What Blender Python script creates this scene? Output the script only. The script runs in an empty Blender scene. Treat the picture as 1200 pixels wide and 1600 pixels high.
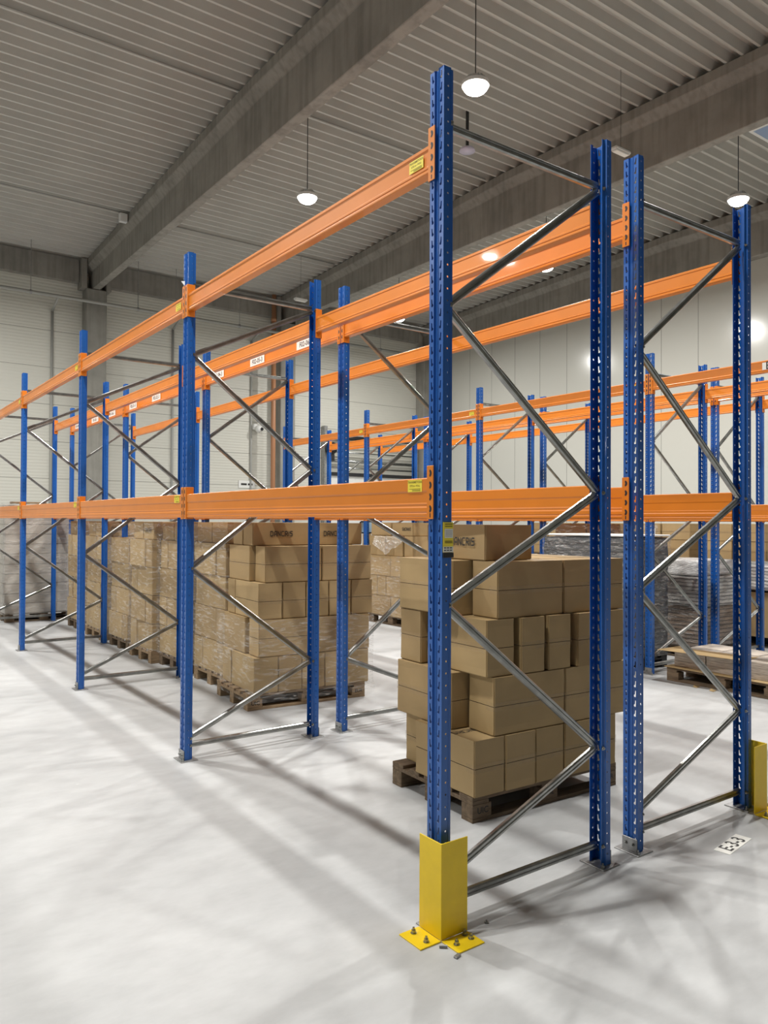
import bpy, bmesh, math, random
from mathutils import Vector, Matrix, geometry, noise
random.seed(7)
S = bpy.context.scene
COL = S.collection

# ------------------------------------------------------------------ camera, world, exposure, lamps' wattage
FPX, CX, CY, CH = 1207.77, -2.096, -2.4885, 1.6882
YAW, PIT, ROL = 0.6275, 0.0125, 0.005
F = Vector((math.sin(YAW)*math.cos(PIT), math.cos(YAW)*math.cos(PIT), math.sin(PIT)))
R = Vector((math.cos(YAW), -math.sin(YAW), 0)); U = R.cross(F)
R2 = R*math.cos(ROL)+U*math.sin(ROL); U2 = -R*math.sin(ROL)+U*math.cos(ROL)
cam = bpy.data.cameras.new('camera'); camo = bpy.data.objects.new('camera', cam); COL.objects.link(camo)
cam.sensor_fit = 'VERTICAL'; cam.sensor_height = 36; cam.lens = FPX*36/1600; cam.clip_end = 200
M = Matrix.Identity(4)
for i in range(3):
    M[i][0], M[i][1], M[i][2] = R2[i], U2[i], -F[i]
M[0][3], M[1][3], M[2][3] = CX, CY, CH
camo.matrix_world = M
S.camera = camo
S.view_settings.view_transform = 'Standard'; S.view_settings.look = 'None'; S.view_settings.gamma = 1
S.view_settings.use_curve_mapping = False
S.view_settings.exposure = -0.05
LAMP_W = 300.0
LAMP_COL = (1.0, 0.99, 0.95)
w = bpy.data.worlds.new('sky'); S.world = w; w.use_nodes = True
w.node_tree.nodes['Background'].inputs[0].default_value = (0.36, 0.58, 1.0, 1)
w.node_tree.nodes['Background'].inputs[1].default_value = 2.4
S.cycles.use_denoising = True
S.cycles.max_bounces = 7; S.cycles.diffuse_bounces = 4; S.cycles.glossy_bounces = 3
S.cycles.transparent_max_bounces = 12; S.cycles.transmission_bounces = 3
S.cycles.caustics_reflective = False; S.cycles.caustics_refractive = False
S.cycles.sample_clamp_indirect = 6

# ------------------------------------------------------------------ material helpers
def mat(name, col, rough=.5, metal=0, coat=0, var=0, vscale=6, bump=0, bscale=60, spec=.5, stretch=None):
    m = bpy.data.materials.new(name); m.use_nodes = True; nt = m.node_tree; N = nt.nodes; L = nt.links
    b = N['Principled BSDF']
    b.inputs['Base Color'].default_value = (*col, 1); b.inputs['Roughness'].default_value = rough
    b.inputs['Metallic'].default_value = metal; b.inputs['Coat Weight'].default_value = coat
    b.inputs['Specular IOR Level'].default_value = spec
    if var or bump:
        tc = N.new('ShaderNodeTexCoord'); src = tc.outputs['Object']
        if stretch:
            mp = N.new('ShaderNodeMapping'); mp.inputs['Scale'].default_value = stretch; L.new(src, mp.inputs[0]); src = mp.outputs[0]
        n = N.new('ShaderNodeTexNoise'); n.inputs['Scale'].default_value = vscale; n.inputs['Detail'].default_value = 5
        L.new(src, n.inputs['Vector'])
        if var:
            r = N.new('ShaderNodeValToRGB'); r.color_ramp.elements[0].position = .3; r.color_ramp.elements[1].position = .7
            r.color_ramp.elements[0].color = (*[c*(1-var) for c in col], 1)
            r.color_ramp.elements[1].color = (*[min(1, c*(1+var)) for c in col], 1)
            L.new(n.outputs[0], r.inputs[0]); L.new(r.outputs[0], b.inputs['Base Color'])
        if bump:
            n2 = N.new('ShaderNodeTexNoise'); n2.inputs['Scale'].default_value = bscale; L.new(src, n2.inputs['Vector'])
            bp = N.new('ShaderNodeBump'); bp.inputs['Strength'].default_value = bump; bp.inputs['Distance'].default_value = .01
            L.new(n2.outputs[0], bp.inputs['Height']); L.new(bp.outputs[0], b.inputs['Normal'])
    return m

BLUE = mat('blue_powder_coat', (.009, .100, .39), .33, coat=.3, var=.06, vscale=3)
ORANGE = mat('orange_powder_coat', (.70, .208, .014), .36, coat=.25, var=.05, vscale=4)
DARK = mat('dark_slot', (.012, .012, .015), .6)
GALV = mat('galvanised_steel', (.34, .345, .335), .28, metal=1, var=.2, vscale=14)
PLATE = mat('plate_steel', (.33, .33, .33), .45, metal=.7, var=.25, vscale=25)
YELLOW = mat('yellow_paint', (.80, .56, .008), .42, var=.06, vscale=9, bump=.05, bscale=40)
YLABEL = mat('yellow_label', (.88, .72, .06), .45)
WLABEL = mat('white_label', (.82, .81, .76), .5)
INK = mat('black_ink', (.02, .018, .016), .6)
OLIVE = mat('olive_ink', (.25, .2, .02), .6)
GREYINK = mat('grey_ink', (.35, .34, .36), .6)
CARTON = [mat('cardboard_%s' % n, c, .72, var=.07, vscale=3.5, bump=.12, bscale=9)
          for n, c in (('tan', (.365, .255, .118)), ('warm', (.395, .278, .134)), ('deep', (.33, .226, .104)))]
GREYCARTON = mat('cardboard_greyish', (.36, .30, .23), .7, var=.1, vscale=3, bump=.2, bscale=12)
TAPE = mat('packing_tape', (.42, .275, .13), .22, coat=.3, bump=.25, bscale=25)
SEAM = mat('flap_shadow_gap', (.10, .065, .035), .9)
WOOD = mat('pallet_wood', (.29, .20, .115), .8, var=.35, vscale=7, bump=.4, bscale=50, stretch=(1, 6, 6))
WOODD = mat('weathered_wood', (.15, .105, .065), .85, var=.35, vscale=7, bump=.4, bscale=50, stretch=(1, 6, 6))
BLACKP = mat('black_plastic', (.015, .015, .017), .5)
WHITEP = mat('white_plastic', (.75, .75, .73), .4)
COPPER = mat('copper_brown_pipe', (.42, .20, .10), .45)
DCABLE = mat('dark_cable', (.03, .03, .03), .6)
PAPER = mat('printed_paper', (.38, .33, .28), .55, var=.4, vscale=9, stretch=(1, 1, 14))
SILVERW = mat('shiny_wrap', (.62, .61, .60), .22, var=.45, vscale=5, bump=1.0, bscale=22, stretch=(1, 1, 5), spec=.8)
BROWNW = mat('wrapped_bundles', (.33, .25, .19), .3, var=.45, vscale=8, bump=1.0, bscale=24, stretch=(1, 1, 4), spec=.7)
def layered(name, col, pitch, dark=.35, rough=.3):
    m = mat(name, col, rough, var=.45, vscale=3.0, bump=.9, bscale=18, stretch=(1, 1, 6), spec=.7)  # colour noise paints in the glints on the wrap
    N = m.node_tree.nodes; L = m.node_tree.links; b = N['Principled BSDF']
    src = b.inputs['Base Color'].links[0].from_socket
    tc = N.new('ShaderNodeTexCoord'); wv = N.new('ShaderNodeTexWave'); wv.bands_direction = 'Z'; wv.inputs['Scale'].default_value = .314/pitch
    wv.inputs['Distortion'].default_value = 1.6; wv.inputs['Detail'].default_value = 3; wv.inputs['Detail Scale'].default_value = .6
    L.new(tc.outputs['Object'], wv.inputs[0])
    rr = N.new('ShaderNodeValToRGB'); rr.color_ramp.elements[0].position = .12; rr.color_ramp.elements[1].position = .35
    rr.color_ramp.elements[0].color = (dark, dark, dark, 1); rr.color_ramp.elements[1].color = (1, 1, 1, 1); L.new(wv.outputs['Color'], rr.inputs[0])
    mx = N.new('ShaderNodeMix'); mx.data_type = 'RGBA'; mx.blend_type = 'MULTIPLY'; mx.inputs[0].default_value = 1
    L.new(src, mx.inputs[6]); L.new(rr.outputs[0], mx.inputs[7]); L.new(mx.outputs[2], b.inputs['Base Color'])
    return m
CHARW = layered('dark_wrapped_sheets', (.06, .068, .076), .09)
SILVERL = layered('layered_shiny_wrap', (.50, .49, .47), .045, .3)
BROWNL = layered('layered_brown_bundles', (.30, .22, .16), .05, .3)
GREIGEW = mat('misty_wrapped_carton', (.42, .38, .33), .4, var=.12, vscale=3, bump=.5, bscale=12)

def concrete(name, col, streak=0.0, rough=.8):
    m = bpy.data.materials.new(name); m.use_nodes = True; N = m.node_tree.nodes; L = m.node_tree.links
    b = N['Principled BSDF']; b.inputs['Roughness'].default_value = rough
    tc = N.new('ShaderNodeTexCoord')
    n = N.new('ShaderNodeTexNoise'); n.inputs['Scale'].default_value = 1.3; n.inputs['Detail'].default_value = 8; n.inputs['Roughness'].default_value = .6
    L.new(tc.outputs['Object'], n.inputs['Vector'])
    r = N.new('ShaderNodeValToRGB'); e = r.color_ramp.elements; e[0].position = .32; e[1].position = .7
    e[0].color = (*[c*.78 for c in col], 1); e[1].color = (*[c*1.12 for c in col], 1)
    L.new(n.outputs[0], r.inputs[0]); out = r.outputs[0]
    if streak:
        mp = N.new('ShaderNodeMapping'); mp.inputs['Scale'].default_value = (5, 5, .35); L.new(tc.outputs['Object'], mp.inputs[0])
        n2 = N.new('ShaderNodeTexNoise'); n2.inputs['Scale'].default_value = 1.6; n2.inputs['Detail'].default_value = 4
        L.new(mp.outputs[0], n2.inputs['Vector'])
        r2 = N.new('ShaderNodeValToRGB'); r2.color_ramp.elements[0].position = .36; r2.color_ramp.elements[1].position = .55
        r2.color_ramp.elements[0].color = (1-streak,)*3+(1,); r2.color_ramp.elements[1].color = (1, 1, 1, 1)
        L.new(n2.outputs[0], r2.inputs[0])
        mx = N.new('ShaderNodeMix'); mx.data_type = 'RGBA'; mx.blend_type = 'MULTIPLY'; mx.inputs[0].default_value = 1
        L.new(out, mx.inputs[6]); L.new(r2.outputs[0], mx.inputs[7]); out = mx.outputs[2]
    L.new(out, b.inputs['Base Color'])
    return m
BEAMC = concrete('beam_concrete', (.30, .285, .255), .2)
COLC = concrete('column_concrete', (.30, .29, .26), .12)

def floor_material():
    m = bpy.data.materials.new('floor_screed'); m.use_nodes = True; N = m.node_tree.nodes; L = m.node_tree.links
    b = N['Principled BSDF']
    tc = N.new('ShaderNodeTexCoord')
    def nz(scale, det, rough=.6, st=None):
        n = N.new('ShaderNodeTexNoise'); n.inputs['Scale'].default_value = scale; n.inputs['Detail'].default_value = det
        n.inputs['Roughness'].default_value = rough
        if st:
            mp = N.new('ShaderNodeMapping'); mp.inputs['Scale'].default_value = st; mp.inputs['Rotation'].default_value = (0, 0, .6)
            L.new(tc.outputs['Object'], mp.inputs[0]); L.new(mp.outputs[0], n.inputs['Vector'])
        else: L.new(tc.outputs['Object'], n.inputs['Vector'])
        return n
    a = nz(.55, 6); r = N.new('ShaderNodeValToRGB'); e = r.color_ramp.elements
    e[0].position = .33; e[1].position = .68; e[0].color = (.40, .405, .408, 1); e[1].color = (.545, .55, .552, 1)
    L.new(a.outputs[0], r.inputs[0])
    c = nz(3.5, 9, .7, (1, 2.2, 1)); r2 = N.new('ShaderNodeValToRGB'); e = r2.color_ramp.elements
    e[0].position = .30; e[1].position = .62; e[0].color = (.86, .86, .86, 1); e[1].color = (1, 1, 1, 1)
    L.new(c.outputs[0], r2.inputs[0])
    mx = N.new('ShaderNodeMix'); mx.data_type = 'RGBA'; mx.blend_type = 'MULTIPLY'; mx.inputs[0].default_value = 1
    L.new(r.outputs[0], mx.inputs[6]); L.new(r2.outputs[0], mx.inputs[7])
    # small pale scuffs
    s = nz(2.2, 12, .75, (1, 1.6, 1)); r3 = N.new('ShaderNodeValToRGB'); e = r3.color_ramp.elements
    e[0].position = .66; e[1].position = .72; e[0].color = (0, 0, 0, 1); e[1].color = (.16, .15, .14, 1)
    L.new(s.outputs[0], r3.inputs[0])
    ad = N.new('ShaderNodeMix'); ad.data_type = 'RGBA'; ad.blend_type = 'ADD'; ad.inputs[0].default_value = 1
    L.new(mx.outputs[2], ad.inputs[6]); L.new(r3.outputs[0], ad.inputs[7]); L.new(ad.outputs[2], b.inputs['Base Color'])
    rr = N.new('ShaderNodeMapRange'); rr.inputs['To Min'].default_value = .38; rr.inputs['To Max'].default_value = .6
    L.new(c.outputs[0], rr.inputs[0]); L.new(rr.outputs[0], b.inputs['Roughness'])
    b.inputs['Specular IOR Level'].default_value = .35
    return m
FLOORM = floor_material()
DECKM = mat('roof_deck_steel', (.52, .51, .475), .42, metal=.0, var=.06, vscale=1.2)

def panel_material(name, col, axis, pitch, off, rough, ribs=0, joint=.012):
    """wall cladding: thin joint lines every pitch along axis, optional fine ribs across z"""
    m = bpy.data.materials.new(name); m.use_nodes = True; N = m.node_tree.nodes; L = m.node_tree.links
    b = N['Principled BSDF']; b.inputs['Roughness'].default_value = rough
    tc = N.new('ShaderNodeTexCoord'); sp = N.new('ShaderNodeSeparateXYZ'); L.new(tc.outputs['Object'], sp.inputs[0])
    def mth(op, a, bb=None):
        n = N.new('ShaderNodeMath'); n.operation = op
        for i, v in enumerate((a, bb)):
            if v is None: continue
            if isinstance(v, (int, float)): n.inputs[i].default_value = v
            else: L.new(v, n.inputs[i])
        return n.outputs[0]
    v = mth('ADD', sp.outputs[axis], 1000*pitch-off)
    fr = mth('MODULO', v, pitch); line = mth('LESS_THAN', fr, joint)
    mx = N.new('ShaderNodeMix'); mx.data_type = 'RGBA'; L.new(line, mx.inputs[0])
    mx.inputs[6].default_value = (*col, 1); mx.inputs[7].default_value = (*[c*.35 for c in col], 1)
    L.new(mx.outputs[2], b.inputs['Base Color'])
    if ribs:
        s = mth('SINE', mth('MULTIPLY', sp.outputs[2], 2*math.pi/ribs))
        bp = N.new('ShaderNodeBump'); bp.inputs['Strength'].default_value = .35; bp.inputs['Distance'].default_value = .006
        L.new(s, bp.inputs['Height']); L.new(bp.outputs[0], b.inputs['Normal'])
    return m
GREYPAINT = mat('grey_painted_metal', (.36, .36, .34), .5)
WALLRIB = panel_material('ribbed_white_cladding', (.60, .59, .53), 2, 1.01, .795, .5, ribs=.085)
WALLSM = panel_material('smooth_white_cladding', (.55, .545, .50), 1, 1.09, .15, .17, joint=.014)

def film_material(name, base=.10, streak=.42, tint=(.85, .83, .80), scale=(1.2, 1.2, 6)):
    m = bpy.data.materials.new(name); m.use_nodes = True; N = m.node_tree.nodes; L = m.node_tree.links
    N.remove(N['Principled BSDF']); out = N['Material Output']
    tc = N.new('ShaderNodeTexCoord'); mp = N.new('ShaderNodeMapping'); mp.inputs['Scale'].default_value = scale
    mp.inputs['Rotation'].default_value = (.5, .4, 0); L.new(tc.outputs['Object'], mp.inputs[0])
    n = N.new('ShaderNodeTexNoise'); n.inputs['Scale'].default_value = 3.2; n.inputs['Detail'].default_value = 7; n.inputs['Distortion'].default_value = 1.2
    L.new(mp.outputs[0], n.inputs['Vector'])
    mr = N.new('ShaderNodeMapRange'); mr.inputs[1].default_value = .5; mr.inputs[2].default_value = .78
    mr.inputs[3].default_value = base; mr.inputs[4].default_value = streak; L.new(n.outputs[0], mr.inputs[0])
    t = N.new('ShaderNodeBsdfTransparent'); g = N.new('ShaderNodeBsdfPrincipled')
    g.inputs['Base Color'].default_value = (*tint, 1); g.inputs['Roughness'].default_value = .16; g.inputs['Specular IOR Level'].default_value = .9
    bp = N.new('ShaderNodeBump'); bp.inputs['Strength'].default_value = 1; bp.inputs['Distance'].default_value = .03
    L.new(n.outputs[0], bp.inputs['Height']); L.new(bp.outputs[0], g.inputs['Normal'])
    mx = N.new('ShaderNodeMixShader'); L.new(mr.outputs[0], mx.inputs[0]); L.new(t.outputs[0], mx.inputs[1]); L.new(g.outputs[0], mx.inputs[2])
    L.new(mx.outputs[0], out.inputs[0])
    return m
FILM = film_material('clear_stretch_film', .05, .55, scale=(2.0, 2.0, 11))

TAPE = film_material('clear_packing_tape', .10, .22, (.55, .42, .26), (3, 3, 3))

# ------------------------------------------------------------------ mesh helpers
def mesh(name, verts, faces, mats, mi=None, smooth=False):
    me = bpy.data.meshes.new(name); me.from_pydata(verts, [], faces); me.validate()
    for m in (mats if isinstance(mats, (list, tuple)) else [mats]): me.materials.append(m)
    if mi: me.polygons.foreach_set('material_index', mi)
    if smooth: me.polygons.foreach_set('use_smooth', [True]*len(me.polygons))
    me.update(); return me

def link(name, me, parent=None, loc=(0, 0, 0), rot=(0, 0, 0)):
    o = bpy.data.objects.new(name, me); COL.objects.link(o)
    o.location = loc; o.rotation_euler = rot
    if parent is not None: o.parent = parent
    return o

def tag(o, label=None, cat=None, group=None, kind=None):
    if label: o['label'] = label
    if cat: o['category'] = cat
    if group: o['group'] = group
    if kind: o['kind'] = kind
    return o

def thing(name, label, cat, loc=(0, 0, 0), rz=0, group=None):
    return tag(link(name, None, None, loc, (0, 0, rz)), label, cat, group)

class MB:
    def __init__(s): s.v = []; s.f = []; s.mi = []
    def box(s, x0, y0, z0, x1, y1, z1, mi=0):
        b = len(s.v)
        s.v += [(x0, y0, z0), (x1, y0, z0), (x1, y1, z0), (x0, y1, z0), (x0, y0, z1), (x1, y0, z1), (x1, y1, z1), (x0, y1, z1)]
        for q in ((0, 3, 2, 1), (4, 5, 6, 7), (0, 1, 5, 4), (1, 2, 6, 5), (2, 3, 7, 6), (3, 0, 4, 7)):
            s.f.append(tuple(b+i for i in q)); s.mi.append(mi)
        return s
    def tube(s, p, q, r, n=10, mi=0, r2=None):
        p, q = Vector(p), Vector(q); d = (q-p).normalized(); a = d.orthogonal().normalized(); c = d.cross(a); b = len(s.v)
        r2 = r if r2 is None else r2
        for pt, rr in ((p, r), (q, r2)):
            for i in range(n):
                t = 2*math.pi*i/n; s.v.append(tuple(pt+(a*math.cos(t)+c*math.sin(t))*rr))
        for i in range(n):
            j = (i+1) % n; s.f.append((b+i, b+j, b+n+j, b+n+i)); s.mi.append(mi)
        s.f.append(tuple(b+i for i in reversed(range(n)))); s.f.append(tuple(b+n+i for i in range(n))); s.mi += [mi, mi]
        return s
    def poly(s, pts, faces, mi=0):
        b = len(s.v); s.v += [tuple(p) for p in pts]
        for q in faces: s.f.append(tuple(b+i for i in q)); s.mi.append(mi)
        return s
    def extrude(s, prof, y0, y1, mi=0):
        """closed (x,z) profile extruded along y"""
        n = len(prof); b = len(s.v)
        s.v += [(x, y0, z) for x, z in prof]+[(x, y1, z) for x, z in prof]
        for i in range(n):
            j = (i+1) % n; s.f.append((b+i, b+n+i, b+n+j, b+j)); s.mi.append(mi)
        s.f.append(tuple(b+i for i in range(n))); s.f.append(tuple(b+n+i for i in reversed(range(n)))); s.mi += [mi, mi]
        return s
    def mesh(s, name, mats, smooth=False): return mesh(name, s.v, s.f, mats, s.mi, smooth)

def bevel(me, w, seg=1, angle=.6):
    bm = bmesh.new(); bm.from_mesh(me)
    bmesh.ops.recalc_face_normals(bm, faces=bm.faces)
    ed = [e for e in bm.edges if len(e.link_faces) == 2 and e.calc_face_angle(0) > angle]
    bmesh.ops.bevel(bm, geom=ed, offset=w, segments=seg, affect='EDGES', clamp_overlap=True)
    bm.to_mesh(me); bm.free(); return me

def text_mesh(body, size, m, bold=0.0, align='CENTER'):
    cu = bpy.data.curves.new('lettering', 'FONT'); cu.body = body; cu.size = size; cu.align_x = align; cu.align_y = 'CENTER'; cu.offset = bold
    cu.resolution_u = 3
    o = bpy.data.objects.new('lettering_source', cu)
    me = bpy.data.meshes.new_from_object(o); me.name = 'lettering'
    bpy.data.objects.remove(o); bpy.data.curves.remove(cu)
    me.materials.clear(); me.materials.append(m); return me

GL = {'D': [[(0, 0), (0, 1), (.6, 1), (.8, .8), (.8, .2), (.6, 0), (0, 0)]],
      'A': [[(0, 0), (0, .75), (.25, 1), (.75, 1), (.75, 0)], [(0, .38), (.75, .38)]],
      'N': [[(0, 0), (0, 1), (.75, 0), (.75, 1)]],
      'C': [[(.8, 1), (.2, 1), (0, .8), (0, .2), (.2, 0), (.8, 0)]],
      'R': [[(0, 0), (0, 1), (.6, 1), (.78, .85), (.78, .6), (.6, .45), (0, .45)], [(.4, .45), (.8, 0)]],
      'I': [[(0, 0), (0, 1)]],
      'S': [[(.75, 1), (.15, 1), (0, .85), (0, .65), (.15, .52), (.6, .52), (.75, .38), (.75, .15), (.6, 0), (0, 0)]]}
GW = {'I': .0, 'D': .8, 'A': .75, 'N': .75, 'C': .8, 'R': .8, 'S': .75}
def stroke_text(body, h, m, wid=.20, gap=.42):
    V = []; Fc = []; x = 0
    for ch in body:
        for pl in GL[ch]:
            for a, b in zip(pl, pl[1:]):
                a2 = Vector((a[0]+x, a[1])); b2 = Vector((b[0]+x, b[1])); d = (b2-a2).normalized(); nrm = Vector((-d.y, d.x))*wid/2
                a2 -= d*wid/2*.98; b2 += d*wid/2*.98; k = len(V)
                V += [a2-nrm, b2-nrm, b2+nrm, a2+nrm]; Fc.append((k, k+1, k+2, k+3))
        x += GW[ch]+gap
    W = x-gap
    V = [((v.x-W/2)*h*.74, (v.y-.5)*h, i*1e-6) for i, v in enumerate(V)]
    return mesh('lettering', V, Fc, m)
RX = (math.pi/2, 0, 0)                 # lettering standing on a face that looks to -y
RXL = (math.pi/2, 0, -math.pi/2)       # lettering standing on a face that looks to -x

# ------------------------------------------------------------------ the hall
def struct(name, me, loc=(0, 0, 0), rot=(0, 0, 0)): return tag(link(name, me, None, loc, rot), kind='structure')
XW, YW, XL, YB = 16.15, 19.9, -14.0, -13.0
ZD = 9.15
def ZR(y): return 9.25-.034*max(0, y-9.5)-.012*max(0, 9.5-y)
struct('floor', MB().box(XL-.3, YB-.3, -.2, XW+.3, YW+.3, 0).mesh('floor', FLOORM))
struct('wall_back', MB().box(XL, YW, 0, XW+.2, YW+.2, 9.6).mesh('wall_back', WALLRIB))
struct('wall_right', MB().box(XW, YB, 0, XW+.2, YW, 9.6).mesh('wall_right', WALLSM))
struct('wall_left', MB().box(XL-.2, YB, 0, XL, YW+.2, 9.6).mesh('wall_left', WALLRIB))
struct('wall_front', MB().box(XL, YB-.2, 0, XW, YB, 9.6).mesh('wall_front', WALLRIB))

def deck():
    V = []; Fc = []; P = .28
    prof = [(0, 0), (.045, 0), (.085, .145), (.235, .145)]
    y = YB; rows = []
    while y < YW:
        for dy, dz in prof: rows.append((y+dy, ZR(y+dy)+dz))
        y += P
    rows.append((y, ZR(y)))
    rows = [(a, b) for a, b in rows if a <= YW]
    for (ya, za), (yb, zb) in zip(rows, rows[1:]):
        spans = [(XL, XW)]
        if yb > 3.0 and ya < 5.27: spans = [(XL, 12.16), (14.6, XW)]
        for xa, xb in spans:
            k = len(V); V += [(xa, ya, za), (xb, ya, za), (xb, yb, zb), (xa, yb, zb)]; Fc.append((k, k+3, k+2, k+1))
    return mesh('ceiling', V, Fc, DECKM)
struct('ceiling', deck())
# thick roof build-up above the deck (keeps daylight out everywhere but the rooflight)
mb = MB()
for xa, xb, ya, yb in ((XL-.2, 12.16, YB-.2, 9.5), (XL-.2, 12.16, 9.5, YW+.2), (14.6, XW+.2, YB-.2, 9.5), (14.6, XW+.2, 9.5, YW+.2),
                       (12.16, 14.6, YB-.2, 3.0), (12.16, 14.6, 5.27, 9.5), (12.16, 14.6, 9.5, YW+.2)):
    mb.poly([(x, y, ZR(y)+h) for h in (.16, .36) for x, y in ((xa, ya), (xb, ya), (xb, yb), (xa, yb))],
            [(0, 3, 2, 1), (4, 5, 6, 7), (0, 1, 5, 4), (1, 2, 6, 5), (2, 3, 7, 6), (3, 0, 4, 7)])
struct('ceiling_insulation', mb.mesh('ceiling_insulation', WHITEP))
ZS = ZR(4.1)
sk = struct('window_1', MB().box(12.10, 5.25, ZS-.03, 14.66, 5.31, ZS+.42).box(12.10, 2.96, ZS-.03, 14.66, 3.02, ZS+.42)
            .box(12.10, 3.02, ZS-.03, 12.16, 5.25, ZS+.42).box(14.60, 3.02, ZS-.03, 14.66, 5.25, ZS+.42).mesh('window_1', WHITEP))
GLASS = bpy.data.materials.new('rooflight_glass'); GLASS.use_nodes = True
_b = GLASS.node_tree.nodes['Principled BSDF']; _b.inputs['Transmission Weight'].default_value = 1; _b.inputs['Roughness'].default_value = .05; _b.inputs['IOR'].default_value = 1.02
link('pane', MB().box(12.16, 3.02, ZS+.38, 14.60, 5.25, ZS+.39).mesh('pane', GLASS), sk)

def girder(n, xc):
    V = []; ys = (YB, 9.5, YW-.02); bot = 8.08
    for y in ys:
        top = ZR(y)-.005
        V += [(x, y, z) for x, z in ((-.10, bot), (.10, bot), (.10, top-.33), (.24, top-.19), (.24, top), (-.24, top), (-.24, top-.19), (-.10, top-.33))]
    Fc = [(8*k+i, 8*k+8+i, 8*k+8+(i+1) % 8, 8*k+(i+1) % 8) for k in (0, 1) for i in range(8)]+[tuple(range(8)), tuple(reversed(range(16, 24)))]
    return struct('trim_%d' % n, bevel(mesh('concrete_girder', V, Fc, BEAMC), .012), (xc, 0, 0))
for n, xc in enumerate((3.96, 9.96, 15.96, -2.04, -8.04)): girder(n+1, xc)
for n, xc in enumerate((3.96, 9.96, 15.83, -2.04, -8.04)):
    c = MB().box(-.27, -.48, 0, .27, -.001, 8.07)
    struct('trim_%d' % (n+6), bevel(c.mesh('concrete_column', COLC), .02), (xc, YW, 0))
# fork heads that hold the girder ends, and the concrete ring beam under the deck
for n, xc in enumerate((3.96, 9.96, -2.04)):
    struct('trim_%d' % (n+11), MB().box(xc-.40, YW-.46, 8.071, xc-.26, YW-.03, ZR(YW)-.02).box(xc+.26, YW-.46, 8.071, xc+.40, YW-.03, ZR(YW)-.02).mesh('fork_head', BEAMC))
mb = MB()
for a, b in ((-13.9, -8.46), (-7.62, -2.46), (-1.62, 3.54), (4.38, 9.54), (10.38, 15.5)):
    mb.box(a, YW-.24, 8.25, b, YW-.001, ZR(YW)-.02)
struct('trim_14', mb.mesh('ring_beam', BEAMC))
struct('trim_15', MB().box(15.9, YB, 8.081, XW-.001, YW-.5, 8.30).mesh('wall_top_rail', BEAMC))

# services on the wall and under the deck
def pipe_run(name, pts, r, m, label, cat, group=None, n=8):
    mb = MB()
    for a, b in zip(pts, pts[1:]): mb.tube(a, b, r, n)
    return tag(link(name, mb.mesh(name, m, True)), label, cat, group)
wp = thing('sprinkler_pipe', 'long grey pipe hung along the back wall below the ring beam', 'pipe', (0, YW-.78, 7.62))
link('pipe_body', MB().tube((-8, 0, 0), (15.4, 0, 0), .045, 10).mesh('pipe_body', GREYPAINT, True), wp)
for x in (-3, -.4, 2.2, 5.0, 6.1, 8.1, 11, 13.4):
    link('hanger_rod', MB().tube((0, 0, .04), (0, 0, ZR(YW-.78)-7.62+.1), .008, 6).tube((-.03, 0, 0), (.03, 0, 0), .056, 10).mesh('hanger_rod', PLATE), wp, (x, 0, 0))
for x, side in ((2.9, 'left of the leftmost concrete column'), (6.3, 'midway between the two concrete columns'), (8.88, 'just left of the copper coloured downpipe'), (11.25, 'beside the overhead door')):
    pipe_run('wall_conduit', [(x, YW-.03, 0.4), (x, YW-.03, 7.4), (x, YW-.7, 7.62)], .035, GREYPAINT, 'grey vertical conduit on the back wall, '+side, 'conduit', 'conduits on the back wall')
dp = thing('downpipe', 'copper coloured round downpipe beside the second concrete column', 'pipe', (9.38, YW-.58, 0))
link('pipe_body', MB().tube((0, 0, 0), (0, 0, 8.85), .075, 14).mesh('pipe_body', COPPER, True), dp)
for z in (2.6, 4.4, 6.2, 8): link('pipe_socket', MB().tube((0, 0, z), (0, 0, z+.12), .088, 14).mesh('pipe_socket', COPPER, True), dp)
for y, x0, x1, lb in ((9.9, -8, 3.7, 'thin cable conduit across the roof deck left of the nearest concrete girder'),
                      (16.0, -8, 3.7, 'farther thin cable conduit across the roof deck near the back wall'),
                      (9.9, 4.2, 9.6, 'thin cable conduit across the deck above the lamp between the girders'),
                      (16.1, 4.2, 9.6, 'thin cable conduit across the deck between the girders near the back wall')):
    pipe_run('ceiling_conduit', [(x0, y, ZR(y)-.016), (x1, y, ZR(y)-.016)], .013, GREYPAINT, lb, 'conduit', 'conduits under the roof deck')
tag(link('junction_box', bevel(MB().box(-.09, -.06, -.12, .09, .06, .09).mesh('junction_box', WHITEP), .01), None, (3.60, 16.0, ZR(16)-.13)), 'small white junction box where a conduit meets the nearest girder', 'junction box')

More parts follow.
